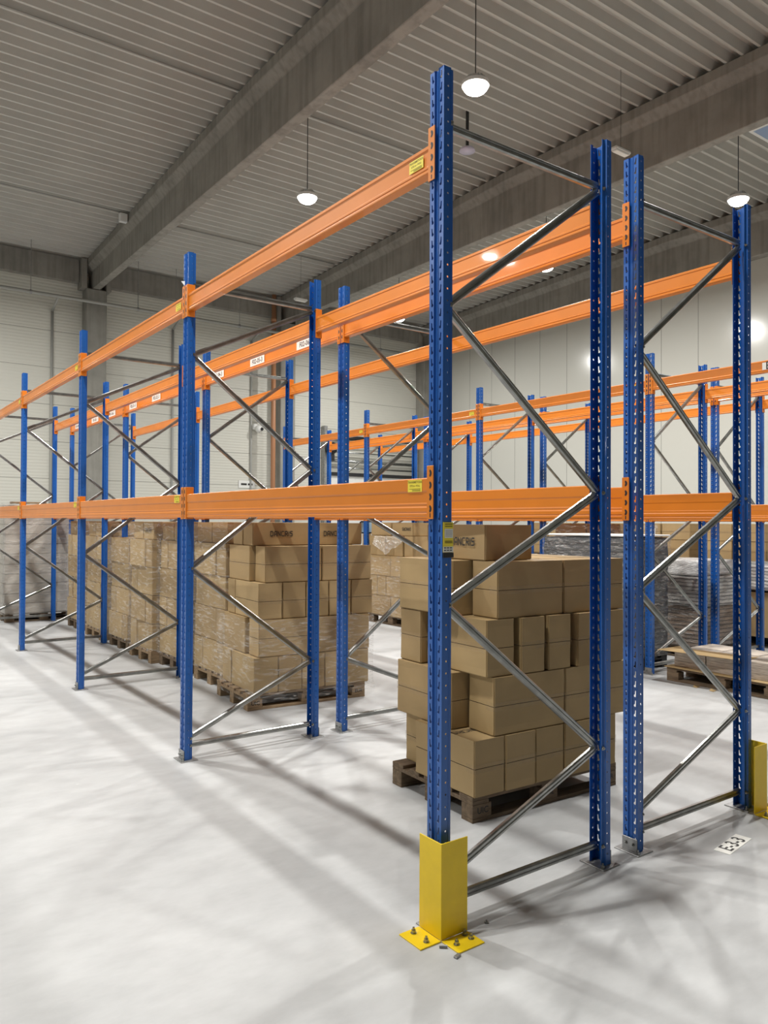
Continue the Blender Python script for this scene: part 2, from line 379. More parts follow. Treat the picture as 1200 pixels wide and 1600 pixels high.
# ------------------------------------------------------------------ high bay lamps
def make_lamp(x, y, z, label):
    t = thing('high_bay_lamp', label, 'lamp', (x, y, z), 0, 'round high bay lamps')
    mb = MB().tube((0, 0, .02), (0, 0, .07), .19, 28).tube((0, 0, .07), (0, 0, .15), .15, 28, r2=.09)
    for k in range(16):
        a = k*math.pi/8; c, s_ = math.cos(a), math.sin(a)
        mb.poly([(c*.09, s_*.09, .07), (c*.185, s_*.185, .07), (c*.12, s_*.12, .15), (c*.09, s_*.09, .16)], [(0, 1, 2, 3)])
    link('housing', mb.mesh('housing', WHITEP), t)
    e = bpy.data.materials.get('lit_lens')
    if not e:
        e = bpy.data.materials.new('lit_lens'); e.use_nodes = True; N = e.node_tree.nodes; N.clear()
        em = N.new('ShaderNodeEmission'); em.inputs[0].default_value = (1, .97, .9, 1); em.inputs[1].default_value = 16
        o = N.new('ShaderNodeOutputMaterial'); e.node_tree.links.new(em.outputs[0], o.inputs[0])
    dm = MB(); prev = (.175, .02)
    for k in range(1, 6):
        a_ = k*math.pi/10; nx = (max(.175*math.cos(a_), .03), .02-.11*math.sin(a_))
        n_ = 24; b0 = len(dm.v)
        for rr, zz in (prev, nx):
            dm.v += [(rr*math.cos(2*math.pi*i/n_), rr*math.sin(2*math.pi*i/n_), zz) for i in range(n_)]
        for i in range(n_):
            j = (i+1) % n_; dm.f.append((b0+i, b0+n_+i, b0+n_+j, b0+j)); dm.mi.append(0)
        prev = nx
    dm.f.append(tuple(len(dm.v)-1-i for i in range(24))); dm.mi.append(0)
    link('lens', dm.mesh('lens', e, True), t)
    link('cord', MB().tube((0, 0, .15), (0, 0, ZR(y)-z+.15), .008, 6).mesh('cord', DCABLE), t)
    l = bpy.data.lights.new('lamp_light', 'AREA'); l.shape = 'DISK'; l.size = .26; l.energy = LAMP_W; l.color = LAMP_COL
    lo = bpy.data.objects.new('lamp_light', l); COL.objects.link(lo); lo.parent = t; lo.location = (0, 0, -.096)
    return t
for x, y, z, lb in ((5.12, 5.36, 7.68, 'brightest round lamp, hanging just right of the tallest post'),
                    (5.12, 9.94, 7.68, 'round lamp hanging left, over the nearest orange top beam'),
                    (11.6, 5.23, 7.68, 'round lamp above the rightmost near post'),
                    (11.6, 9.95, 7.68, 'round lamp seen under the orange beams right of the nearest post'),
                    (11.6, 15.7, 7.68, 'farthest round lamp, just left of the nearest post under the beams'),
                    (5.12, .8, 7.68, 'round lamp over the nearest rack, above the view'),
                    (-1.35, 5.3, 7.68, 'round lamp over the left aisle'), (-1.35, 10, 7.68, 'round lamp over the far left aisle'),
                    (-1.35, .6, 7.68, 'round lamp above the camera'),
                    (-1.35, 15.5, 7.68, 'round lamp over the back end of the left aisle'), (11.6, .3, 7.68, 'round lamp over the right side of the hall'),
                    (-7.8, 3, 7.68, 'round lamp over the left of the hall'),
                    (-7.8, 10, 7.68, 'round lamp over the far left of the hall')):
    make_lamp(x, y, z, lb)

def emergency_light(x, y, z, rz, label):
    t = thing('emergency_light', label, 'lamp', (x, y, z), rz, 'small hanging emergency lights')
    link('housing', bevel(MB().box(-.2, -.07, -.035, .2, .07, .03).mesh('housing', WHITEP), .02, 2), t)
    link('diffuser', bevel(MB().box(-.165, -.05, -.05, .165, .05, -.034).mesh('diffuser', WLABEL), .01), t)
    for sx in (-.12, .12): link('end_cap', bevel(MB().box(sx-.02, -.05, .028, sx+.02, .05, .036).mesh('end_cap', DARK), .004), t)
    link('suspension_wire', MB().tube((0, 0, .03), (0, 0, ZR(y)-z+.08), .004, 5).mesh('suspension_wire', DCABLE), t)
emergency_light(8.62, 5.6, 7.9, 0, 'small white oblong emergency light hanging in front of the second girder')
emergency_light(8.66, 16.37, 7.9, 0, 'small white oblong emergency light near the back wall, between posts')
ap = thing('ceiling_sensor', 'round lilac-lit sensor disc on a dark rod right of the tallest post', 'sensor', (7.52, 8.19, 8.6))
link('disc', MB().tube((0, 0, -.02), (0, 0, .03), .15, 24, r2=.13).mesh('disc', mat('lilac_lit_plastic', (.62, .58, .72), .4), True), ap)  # lilac light on the disc is put into its colour
link('mounting_rod', MB().tube((0, 0, .03), (0, 0, ZR(8.19)-8.6+.1), .03, 8).mesh('mounting_rod', DCABLE), ap)

# ------------------------------------------------------------------ pallet racking
H = 3.585; XR = 1.04
YF = [0.0, 2.777, 5.565, 8.373, 11.257]
def upright_mesh():
    """open omega section, front looks to -x, with real slots and side holes"""
    sec = [(-.019, .008), (-.026, .014), (-.026, .045), (.010, .045), (.016, .036), (.032, .036)]
    pitch = .05; n = int((H-.03)/pitch); z0 = .03
    V = []; Fc = []
    def strip(a, b, hole=None, flip=False):
        a = Vector((a[0], a[1])); b = Vector((b[0], b[1])); Lg = (b-a).length; d = (b-a)/Lg
        def put(s, z): p = a+d*s; V.append((p.x, p.y, z)); return len(V)-1
        def face(ix): Fc.append(tuple(reversed(ix)) if flip else tuple(ix))
        if hole is None:
            k = [put(0, 0), put(Lg, 0), put(Lg, H), put(0, H)]; face(k); return
        k = [put(0, 0), put(Lg, 0), put(Lg, z0), put(0, z0)]; face(k)
        outer = [(0, 0), (Lg, 0), (Lg, pitch), (0, pitch)]
        tri = geometry.tessellate_polygon([[Vector((x, y, 0)) for x, y in outer], [Vector((x, y, 0)) for x, y in hole]])
        pts = outer+hole
        for i in range(n):
            zb = z0+i*pitch; base = [put(x, zb+y) for x, y in pts]
            for t in tri: face([base[j] for j in t])
        zt = z0+n*pitch
        k = [put(0, zt), put(Lg, zt), put(Lg, H), put(0, H)]; face(k)
    slot = [(.0130, .041), (.0190, .041), (.0175, .009), (.0125, .008), (.0055, .011), (.0055, .018), (.0110, .022)]
    for sg in (1, -1):
        P = [(x, y*sg) for x, y in sec]; fl = sg < 0
        strip((P[0][0], 0), P[0], None, fl); strip(P[0], P[1], None, fl)
        strip(P[1], P[2], slot, fl)
        hole = [(.024+.0048*math.cos(t*math.pi/4), .025+.0048*math.sin(t*math.pi/4)) for t in range(8)]
        strip(P[2], P[3], hole, fl)
        strip(P[3], P[4], None, fl); strip(P[4], P[5], None, fl)
    me = mesh('upright', V, Fc, BLUE)
    bm = bmesh.new(); bm.from_mesh(me)
    bmesh.ops.remove_doubles(bm, verts=bm.verts, dist=2e-5)
    bmesh.ops.recalc_face_normals(bm, faces=bm.faces)
    bmesh.ops.solidify(bm, geom=bm.faces[:], thickness=.0022)
    bm.to_mesh(me); bm.free(); return me
UPR = upright_mesh()
def foot_mesh():
    mb = MB().box(-.062, -.075, 0, .062, .075, .006).box(-.0345, -.045, .006, -.0285, .045, .072)
    return bevel(mb.mesh('foot_plate', PLATE), .0015)
FOOT = foot_mesh()
def bolt_mesh(h=.02, r=.009):
    mb = MB().tube((0, 0, 0), (0, 0, h*.12), r*1.35, 12).tube((0, 0, h*.12), (0, 0, h*.6), r, 6).tube((0, 0, h*.6), (0, 0, h), r*.5, 8)
    return mb.mesh('bolt', GALV)
ABOLT = bolt_mesh(.024, .0095); NUT = bolt_mesh(.012, .008)
_braces = {}
def brace_mesh(L, th=.026):
    k = round(L, 3)
    if k not in _braces:
        # cold formed tube along x with a shallow groove on both flat sides
        w, t = .019, th/2
        prof = [(-w, -t+.006), (-w+.006, -t), (-.005, -t), (-.002, -t+.005), (.002, -t+.005), (.005, -t), (w-.006, -t), (w, -t+.006),
                (w, t-.006), (w-.006, t), (.005, t), (.002, t-.005), (-.002, t-.005), (-.005, t), (-w+.006, t), (-w, t-.006)]
        n = len(prof); V = [(0, b, a) for a, b in prof]+[(L, b, a) for a, b in prof]
        Fc = [(i, (i+1) % n, n+(i+1) % n, n+i) for i in range(n)]+[tuple(reversed(range(n))), tuple(range(n, 2*n))]
        me = mesh('brace', V, Fc, GALV)
        _braces[k] = me
    return _braces[k]
PAT_A = dict(diag=[('r', 3.345), ('f', 2.60), ('r', 1.835), ('f', 1.34), ('r', .58), ('f', .19)], mir=0)
PAT_C = dict(diag=[('r', 3.345), ('f', 2.87), ('r', 2.09), ('f', 1.35), ('r', .595), ('f', .15)], mir=0)
def frame(x0, yi, pat, label, group, mir=False, near=False):
    y = YF[yi]
    t = thing('upright_frame', label, 'rack frame', (x0, y, 0), 0, group)
    for side in (0, 1):
        u = link('upright', UPR, t, (XR*side, 0, .006), (0, 0, math.pi*side))
        f = link('foot_plate', FOOT, t, (XR*side, 0, 0), (0, 0, math.pi*side))
        if near or yi <= 2:
            sgn = -1 if side else 1
            for bx, by in ((.045, .055), (-.045, -.06)):
                link('anchor_bolt', ABOLT, f, (bx, by, .006))
            for by in (-.022, .022): link('heel_bolt', NUT, f, (-.0345, by, .04), (0, -math.pi/2, 0))
    X = {'f': .022, 'r': XR-.022}
    if mir: X = {'f': XR-.022, 'r': .022}
    pts = [(X[s], z) for s, z in pat['diag']]
    segs = [((X['f'], 3.365), (X['r'], 3.365), 'horizontal_brace'), ((X['f'], .10), (X['r'], .10), 'horizontal_brace')]
    segs += [(a, b, 'diagonal_brace') for a, b in zip(pts, pts[1:])]
    for a, b, nm in segs:
        dx, dz = b[0]-a[0], b[1]-a[1]; L = math.hypot(dx, dz); cut = .012
        ux, uz = dx/L, dz/L
        o = link(nm, brace_mesh(L-2*cut), t, (a[0]+ux*cut, 0, a[1]+uz*cut), (0, -math.atan2(dz, dx), 0))
    if near or yi <= 1:
        for x, z in pts+[(X['f'], 3.365), (X['f'], .10), (X['r'], .10)]:
            link('brace_bolt', NUT, t, (x, -.037, z), (math.pi/2, 0, 0))
    return t
ORD = ['nearest', 'second', 'third', 'fourth', 'fifth']
RX0 = {'a': 0.0, 'b': 1.312, 'c': 5.41, 'd': 6.72}
RN = {'a': 'leftmost rack row', 'b': 'second rack row', 'c': 'third rack row', 'd': 'farthest rack row'}
G = {'a': 'frames of the leftmost rack row', 'b': 'frames of the second rack row', 'c': 'frames of the rack row across the aisle', 'd': 'frames of the farthest rack row'}
FR = {}
for k, x0 in RX0.items():
    for i in range(5):
        if k == 'a': pat = PAT_A if i == 0 else PAT_C
        elif k == 'b' and i == 2: pat = PAT_A
        else: pat = PAT_A
        lb = 'blue rack frame with grey braces, %s from the camera in the %s' % (ORD[i] if i else 'first', RN[k])
        if (k, i) == ('a', 0): lb = 'tallest blue rack frame in front, its post standing in a yellow protector'
        if (k, i) == ('b', 0): lb = 'blue rack frame at right, its rear post beside a yellow protector'
        FR[k, i] = frame(x0, i, pat, lb, G[k], mir=(k == 'b' and i == 1), near=(i == 0 and k in 'ab'))

# beams
def rail_mesh(L, hgt):
    h = hgt/2
    if hgt < .14: fr = [(-.021, h), (-.025, h-.004), (-.025, h-.016), (-.0215, h-.020), (-.0215, -h+.034), (-.0250, -h+.030), (-.0250, -h+.022), (-.0215, -h+.018), (-.0250, -h+.012), (-.0250, -h+.004), (-.021, -h)]
    else: fr = [(-.021, h), (-.025, h-.004), (-.025, h-.054), (-.0235, h-.057), (-.0225, h-.062), (-.0225, -h+.060), (-.0240, -h+.054), (-.0225, -h+.048), (-.0225, -h+.044), (-.0250, -h+.038), (-.0250, -h+.022), (-.0225, -h+.018), (-.0250, -h+.012), (-.0250, -h+.004), (-.021, -h)]
    bk = [(-x, z) for x, z in reversed(fr)]
    return MB().extrude(fr+bk, -L/2, L/2).mesh('rail', ORANGE)
def connector_mesh(z0, z1):
    """L plate at the beam's +y end (mirrored by scale for the other); origin at the rail's end"""
    mb = MB().box(-.030, 0, z0, .024, .0035, z1).box(-.034, -.0, z0, -.030, .044, z1)
    me = bevel(mb.mesh('connector', [ORANGE, DARK]), .002)
    bm = bmesh.new(); bm.from_mesh(me)
    n = int((z1-z0)/.05)
    for k in range(4):
        zc = z1-.032-k*.05
        prev = None
        for j in range(7):
            a = -1.25+2.5*j/6; wd = .0058*math.cos(a*.8)+.001
            r = .0125
            p1 = bm.verts.new((-.0344, .019+(r+wd)*math.cos(a)-.004, zc+(r+wd)*math.sin(a)))
            p2 = bm.verts.new((-.0344, .019+(r-wd)*math.cos(a)-.004, zc+(r-wd)*math.sin(a)))
            if prev: f = bm.faces.new((prev[0], p1, p2, prev[1])); f.material_index = 1
            prev = (p1, p2)
    for c in ((.024, z0+.016),):
        vs = [bm.verts.new((-.0344, c[0]+dx, c[1]+dz)) for dx, dz in ((-.003, -.009), (.003, -.009), (.003, .009), (-.003, .009))]
        f = bm.faces.new(vs); f.material_index = 1
    bm.to_mesh(me); bm.free(); me.validate(); return me
CONN = {}
for lv, (a, b) in {'low': (1.70-1.7925, 1.925-1.7925), 'top': (3.13-3.232, 3.36-3.232)}.items():
    m1 = connector_mesh(a, b); CONN[lv, 1] = m1
    m2 = m1.copy()
    m2.transform(Matrix.Scale(-1, 4, (0, 1, 0))); m2.flip_normals(); CONN[lv, -1] = m2
LAB = mesh('capacity_label', [(0, 0, 0), (.098, 0, 0), (.098, .052, 0), (0, .052, 0)], [(0, 1, 2, 3)], YLABEL)
TXT1 = text_mesh('TRANSMETODA', .0135, OLIVE, .0003); TXT2 = text_mesh('2770 kg / POLL', .0115, OLIVE, .0002)
_lines = MB()
for k, (a, b, y) in enumerate(((.01, .088, .0125), (.03, .088, .008), (.03, .088, .004))): _lines.box(a, y, 0, b, y+.0016, .0002)
LINES = _lines.mesh('small_print', OLIVE)
_rails = {}
def beam(k, rear, lv, i, label, group, mark=False, signs=()):
    """beam of rack row k (rear or front line), level lv, bay i"""
    ya, yb = YF[i]+.049, YF[i+1]-.049; L = yb-ya; h = .165 if lv == 'low' else .12; zc = 1.7925 if lv == 'low' else 3.232
    x = RX0[k]+(XR if rear else 0); rz = math.pi if rear else 0
    t = thing('load_beam', label, 'beam', (x, (ya+yb)/2, zc), rz, group)
    key = (round(L, 3), h)
    if key not in _rails: _rails[key] = rail_mesh(L, h)
    xo = -.004
    link('rail', _rails[key], t, (xo, 0, 0))
    for s in (1, -1): link('connector', CONN[lv, s], t, (0, s*L/2, 0))
    if mark:
        zt = h/2-.058 if lv == 'low' else -.022
        l = link('capacity_label', LAB, t, (xo-.0256, -L/2+.135, zt), (math.pi/2, 0, -math.pi/2))
        tag(l, 'small yellow label with green print')
        link('lettering', TXT1, l, (.049, .042, .0005)); link('lettering', TXT2, l, (.049, .026, .0005)); link('small_print', LINES, l, (0, 0, .0003))
    for txt, y0, y1 in signs:
        wd = abs(y1-y0); sg = link('location_sign', mesh('location_sign', [(-wd/2, -.036, 0), (wd/2, -.036, 0), (wd/2, .036, 0), (-wd/2, .036, 0)], [(0, 1, 2, 3)], WLABEL),
                  t, (xo-.0262, (y0+y1)/2-(ya+yb)/2, .004), (math.pi/2, 0, -math.pi/2))
        tag(sg, 'white location sign reading '+txt)
        link('lettering', text_mesh(txt, .062 if len(txt) > 2 else .11, INK, .0008), sg, (0, 0, .0008))
    return t
LINE = {(k, q): '%s line, %s' % (('front', 'rear')[q], RN[k]) for k in 'abcd' for q in (0, 1)}
SIGNS = {1: [('F02-06-3', 3.50, 3.18), ('F02-05-3', 4.42, 4.12), ('F02-04-3', 5.34, 5.04)],
         2: [('F02-03-3', 6.30, 6.0), ('F02-02-3', 7.22, 6.92), ('F02-01-3', 8.12, 7.82)],
         3: [('F01-06-3', 9.09, 8.75), ('F01-05-3', 9.96, 9.6), ('F01-04-3', 10.93, 10.63)]}
for k in RX0:
    for rear in (0, 1):
        for lv in ('low', 'top'):
            for i in range(4):
                sg = ()
                if k == 'b' and not rear and lv == 'top' and i in SIGNS: sg = SIGNS[i]
                if k == 'c' and not rear and lv == 'top' and i == 0: sg = [('E', 1.48, 1.36)]
                lb = 'orange %s beam, %s bay from the camera, %s' % ('lower' if lv == 'low' else 'top', ORD[i] if i else 'first', LINE[k, rear])
                if (k, rear, lv, i) == ('a', 0, 'top', 0): lb = 'long orange top beam running left from the tallest post in front'
                if (k, rear, lv, i) == ('a', 0, 'low', 0): lb = 'deep orange lower beam at eye height left of the tallest post'
                beam(k, rear, lv, i, lb, '%s beams of the %s' % ('lower' if lv == 'low' else 'top', RN[k]), mark=(k in 'ac' and not rear), signs=sg)

# column protectors
def protector(x, y, rz, label):
    t = thing('column_protector', label, 'post protector', (x, y, 0), rz, 'yellow post protectors')
    th = .005
    L1 = [(0, 0), (.142, 0), (.142, th), (th+.004, th), (th, th+.004), (th, .142), (0, .142)]
    V = [(a, b, .006) for a, b in L1]+[(a, b, .392) for a, b in L1]; n = len(L1)
    Fc = [(i, (i+1) % n, n+(i+1) % n, n+i) for i in range(n)]+[tuple(reversed(range(n))), tuple(range(n, 2*n))]
    link('angle_guard', bevel(mesh('angle_guard', V, Fc, YELLOW), .0015), t)
    f1 = link('foot_flange', bevel(MB().box(-.105, 0, 0, 0, .142, .006).mesh('foot_flange', YELLOW), .0012), t)
    f2 = link('foot_flange', bevel(MB().box(.002, -.105, 0, .140, 0, .006).mesh('foot_flange', YELLOW), .0012), t)
    for f, pts in ((f1, ((-.052, .03), (-.052, .112))), (f2, ((.035, -.055), (.112, -.055), (.11, -.018)))):
        for px, py in pts: link('anchor_bolt', ABOLT, f, (px, py, .006))
    return t
protector(-.070, -.100, 0, 'yellow steel post protector bolted down at the foot of the nearest post')
protector(2.352+.075, -.115, math.pi/2, 'yellow steel post protector at the right edge of the view')

# warning label on the near post
t = thing('load_notice', 'yellow and white load notice strapped to the tallest post near eye height', 'sign', (-.001, -.0485, 1.54))
link('backing', bevel(MB().box(-.024, -.001, .022, .031, .001, .147).mesh('backing', YLABEL), .0006), t)
link('white_panel', MB().box(-.016, -.0016, .082, .029, -.001, .120).mesh('white_panel', WLABEL), t)
link('white_panel', MB().box(-.024, -.0016, .023, .031, -.001, .046).mesh('white_panel', WLABEL), t)
mb = MB()
for z in (.137, .128, .066, .060): mb.box(-.014, -.0018, z, .026, -.0011, z+.0045)
for z in (.112, .106, .100, .094, .088): mb.box(-.012, -.0022, z, .025, -.0017, z+.0018, 1)
for z in (.039, .029):
    for x in (-.02, -.004, .012): mb.box(x, -.0022, z, x+.012, -.0017, z+.004, 2)
link('printed_lines', mb.mesh('printed_lines', [OLIVE, GREYINK, INK]), t)
link('black_holder', bevel(MB().box(-.024, -.003, 0, .033, .001, .0215).mesh('black_holder', BLACKP), .001), t)

# floor marking and loose bits
t = thing('floor_marker', 'white floor marker reading E-3-3 in front of the right hand frame', 'floor sign', (1.798, -.262, 0), math.radians(8.5))
link('plate', MB().box(-.145, -.042, .0003, .145, .042, .0018).mesh('plate', WLABEL), t)
link('lettering', text_mesh('E-3-3', .098, INK, .0018), t, (0, 0, .0022))
tag(link('loose_nut', NUT, None, (.185, -.093, .0)), 'tiny loose nut on the floor right of the near yellow protector', 'nut')
tag(link('loose_bolt', MB().tube((-.016, 0, .007), (.016, 0, .007), .006, 8).mesh('loose_bolt', PLATE), None, (-.088, -.135, 0), (0, 0, -.7)), 'small loose bolt on the floor at the corner of the near protector', 'bolt')
tag(link('loose_shim', bevel(MB().box(-.016, -.008, 0, .016, .008, .008).mesh('loose_shim', PLATE), .001), None, (-.085, -.215, 0), (0, 0, .3)), 'small loose steel shim beside the front edge of the near protector', 'shim')

# ------------------------------------------------------------------ pallets
def pallet_parts(wood):
    d = {}
    d['board'] = bevel(MB().box(0, 0, 0, 1.2, .12, .022).mesh('deck_board', wood), .002)
    d['thin'] = bevel(MB().box(0, 0, 0, 1.2, .10, .022).mesh('deck_board', wood), .002)
    d['cross'] = bevel(MB().box(0, 0, 0, .12, .8, .022).mesh('cross_board', wood), .002)
    d['block'] = bevel(MB().box(0, 0, 0, .14, .10, .078).mesh('block', wood), .003)
    d['bottom'] = bevel(MB().box(0, 0, 0, 1.2, .10, .022).mesh('bottom_board', wood), .002)
    return d
PW, PD, PB = pallet_parts(WOOD), pallet_parts(WOODD), pallet_parts(BLACKP)
def pallet(x, y, rz, label, parts=PW, marks=False, group='wooden pallets', z=0):
    """corner at (x,y); long side 1.2 along local x"""
    t = thing('pallet', label, 'pallet', (x, y, z), rz, group)
    for k, yy in enumerate((0, .1875, .34, .5125, .68)):
        link('deck_board', parts['thin' if k in (1, 3) else 'board'], t, (0, yy, .122))
    for xx in (0, .54, 1.08): link('cross_board', parts['cross'], t, (xx, 0, .100))
    bl = {}
    for xx in (0, .53, 1.06):
        for yy in (0, .35, .70): bl[xx, yy] = link('block', parts['block'], t, (xx, yy, .022))
    for yy in (0, .35, .70): link('bottom_board', parts['bottom'], t, (0, yy, 0))
    if marks:
        link('burnt_mark', text_mesh('UIC', .05, INK, .001), bl[0, 0], (.075, -.0008, .04), RX)
        link('burnt_mark', text_mesh('EPAL', .036, INK, .0008), bl[.53, 0], (.07, -.0008, .04), RX)
        link('burnt_mark', text_mesh('EUR', .045, INK, .0008), bl[1.06, 0], (.07, -.0008, .04), RX)
    return t

# ------------------------------------------------------------------ cartons
_cart = {}
def carton_mesh(dx, dy, dz, var, seam):
    k = (round(dx, 3), round(dy, 3), round(dz, 3), var, seam)
    if k in _cart: return _cart[k]
    rnd = random.Random(hash(k) & 0xffff)
    bm = bmesh.new()
    zs = [0, dz] if not seam else [0, dz*.5-.002, dz*.5, dz*.5+.002, dz]
    ins = [0]*len(zs)
    if seam: ins[2] = .006
    loops = []
    for z, i_ in zip(zs, ins):
        loops.append([bm.verts.new((a, b, z)) for a, b in ((i_, i_), (dx-i_, i_), (dx-i_, dy-i_), (i_, dy-i_))])
    for a, b in zip(loops, loops[1:]):
        for i in range(4): bm.faces.new((a[i], a[(i+1) % 4], b[(i+1) % 4], b[i]))
    bm.faces.new(list(reversed(loops[0]))); bm.faces.new(loops[-1])
    ed = [e for e in bm.edges if (abs(e.verts[0].co.z-e.verts[1].co.z) > .02)] + [e for e in bm.edges if abs(e.verts[0].co.z-e.verts[1].co.z) < 1e-5 and e.verts[0].co.z in (0, dz)]
    bmesh.ops.bevel(bm, geom=list(set(ed)), offset=.006, segments=2, affect='EDGES', clamp_overlap=True)
    big = [e for e in bm.edges if e.calc_length() > .12]
    bmesh.ops.subdivide_edges(bm, edges=big, cuts=3, use_grid_fill=True)
    seedv = Vector((rnd.random()*50, rnd.random()*50, rnd.random()*50))
    for v in bm.verts:
        c = v.co
        n = noise.noise(c*5+seedv)
        cx = min(c.x, dx-c.x)/(dx/2); cy = min(c.y, dy-c.y)/(dy/2)
        if c.z > .01 and c.z < dz-.002:
            if cx < .05: c.x += (1 if c.x > dx/2 else -1)*(n*.0035-.001)
            if cy < .05: c.y += (1 if c.y > dy/2 else -1)*(n*.0035-.001)
    bmesh.ops.recalc_face_normals(bm, faces=bm.faces)
    me = bpy.data.meshes.new('carton'); bm.to_mesh(me); bm.free()
    me.materials.append(CARTON[var]); me.materials.append(SEAM); _cart[k] = me
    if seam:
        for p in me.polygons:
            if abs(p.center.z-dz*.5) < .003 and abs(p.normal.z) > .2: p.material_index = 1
    return me
_tape = {}
def tape_mesh(dx, dy, z, face):
    """clear tape strip lying on the seam, wrapping 6 cm round the edges"""
    k = (round(dx, 3), round(dy, 3), round(z, 3), face)
    if k in _tape: return _tape[k]
    e = .0022; h = .024; mb = MB()
    if face == 'y':
        P = [(-e, .07), (-e, -e), (dx+e, -e), (dx+e, .07)]
    else:
        P = [(.07, -e), (-e, -e), (-e, dy+e), (.07, dy+e)]
    V = [(a, b, z-h) for a, b in P]+[(a, b, z+h) for a, b in P]
    me = mesh('tape', V, [(i, i+1, 5+i, 4+i) for i in range(3)], TAPE); _tape[k] = me; return me
NCART = [0]
def carton(parent_m, lx, ly, lz, dx, dy, dz, label, group, seam=None, text=None, jit=.6, var=None, cat='cardboard box', name='cardboard_box'):
    """parent_m: world matrix of the stack's corner"""
    NCART[0] += 1
    v = random.randrange(3) if var is None else var
    me = carton_mesh(dx, dy, dz, v, bool(seam))
    o = tag(link(name, me), label, cat, group)
    a = math.radians(random.uniform(-jit, jit))
    o.matrix_world = parent_m @ Matrix.Translation((lx, ly, lz)) @ Matrix.Rotation(a, 4, 'Z')
    if seam: link('tape', tape_mesh(dx, dy, dz/2, seam), o)
    if text:
        face, size, u, up = text
        m = DANC[size]
        rot = list(RX if face == 'y' else RXL)
        if up: rot[1] = math.pi
        if face == 'y': link('printed_name', m, o, (dx*u, -.0050, dz*.52), rot)
        elif face == 'x': link('printed_name', m, o, (-.0050, dy*u, dz*.52), rot)
        elif face == 'top': link('printed_name', m, o, (dx*u, dy*.35, dz+.001), (0, 0, math.pi))
    return o
DANC = {s: stroke_text('DANCRIS', .042, INK) for s in (.044, .052)}
LAY = ['bottom', 'second', 'third', 'fourth', 'top']
Z = [.144, .465, .80, 1.13, 1.46, 1.675]
def SM(x, y, rz): return Matrix.Translation((x, y, 0)) @ Matrix.Rotation(rz, 4, 'Z')

# nearest stack
rz = math.radians(-2.5); pallet(.862, .732, rz, 'dark weathered wooden pallet under the nearest stack of boxes', PD, True)
m = SM(.862, .732, rz); gp = 'boxes on the nearest pallet'
def near(lx, ly, L, dx, dy, pos, **k):
    return carton(m, lx, ly, Z[L], dx, dy, Z[L+1]-Z[L]-.003, 'brown cardboard box, %s layer of the nearest stack, %s' % (LAY[L], pos), gp, jit=k.pop('jit', .5), **k)
near(.0, -.015, 0, .228, .56, 'at its near corner', seam='y', text=('top', .044, .5, 0))
near(.232, -.02, 0, .236, .56, 'second along the long side', seam='y')
near(.472, -.015, 0, .236, .56, 'third along the long side', seam='y')
near(.712, -.02, 0, .235, .56, 'fourth along the long side', seam='y')
near(.952, -.01, 0, .235, .56, 'last along the long side', seam='y')
near(.10, .562, 0, .56, .235, 'back left', seam='x'); near(.665, .57, 0, .53, .225, 'back right')
near(.15, -.008, 1, .565, .228, 'long box facing the camera', seam='y')
near(.722, -.012, 1, .545, .228, 'right end of the long side', seam='y')
near(.035, .24, 1, .235, .565, 'sticking out on the left', seam='x')
for q, xx in enumerate((.275, .515, .755, .99)): near(xx, .235, 1, .232, .56, 'behind, %s from left' % (['leftmost']+ORD[1:])[q])
near(.105, .005, 2, .212, .565, 'at its near corner', seam='x')
near(.36, -.01, 2, .19, .56, 'slim one beside the corner box', seam='y')
near(.58, -.012, 2, .19, .56, 'slim one in the middle', seam='y')
near(.815, -.03, 2, .205, .56, 'slim one right of the middle', seam='y')
near(1.045, -.02, 2, .2, .56, 'at the far right', seam='y')
near(.06, .578, 2, .5, .225, 'back left', seam='x'); near(.57, .57, 2, .55, .225, 'back right')
near(.19, .01, 3, .535, .225, 'left of the two long ones', seam='y')
near(.732, .012, 3, .545, .23, 'right of the two long ones', seam='y')
near(.055, .26, 3, .235, .55, 'sticking out on the left', seam='x')
for q, xx in enumerate((.30, .54, .78, 1.02)): near(xx, .26, 3, .225, .54, 'behind, %s from left' % (['leftmost']+ORD[1:])[q])
near(.19, .12, 4, .38, .57, 'a single one printed with a name', text=('x', .052, .362, 0))

# second stack, by the second frames
rz = math.radians(-4.4); pallet(.965, 3.775, rz, 'pale wooden pallet under the second stack of boxes', PW, True)
m = SM(.965, 3.775, rz); gp = 'boxes on the second pallet'
def sec(lx, ly, L, dx, dy, pos, **k):
    return carton(m, lx, ly, Z[L], dx, dy, Z[L+1]-Z[L]-.003, 'brown cardboard box, %s layer of the second stack, %s' % (LAY[L], pos), gp, jit=.5, **k)
for q in range(5): sec(.055+.236*q, -.01, 0, .233, .565, ('at the near corner', 'second along the long side', 'third along the long side', 'fourth along the long side', 'last along the long side')[q])
sec(.055, .57, 0, .56, .23, 'back left'); sec(.62, .57, 0, .56, .23, 'back right')
sec(.10, .0, 1, .57, .23, 'left long one', seam='x'); sec(.675, .0, 1, .57, .23, 'right long one')
sec(.08, .28, 1, .235, .55, 'short side, behind a dark gap'); sec(.33, .26, 1, .8, .54, 'wide one at the back')
for q in range(5): sec(.10+.238*q, .01, 2, .232, .57, ('at the near corner', 'second along the long side', 'third along the long side', 'fourth along the long side', 'last along the long side')[q], seam='y')
sec(.10, .59, 2, .56, .2, 'back left'); sec(.67, .59, 2, .56, .2, 'back right')
sec(.165, .02, 3, .57, .23, 'left of the two long ones', seam='y'); sec(.745, .02, 3, .53, .23, 'right of the two long ones', seam='y')
sec(.115, .27, 3, .235, .53, 'square face on the left', seam='x'); sec(.36, .27, 3, .86, .52, 'wide one at the back')
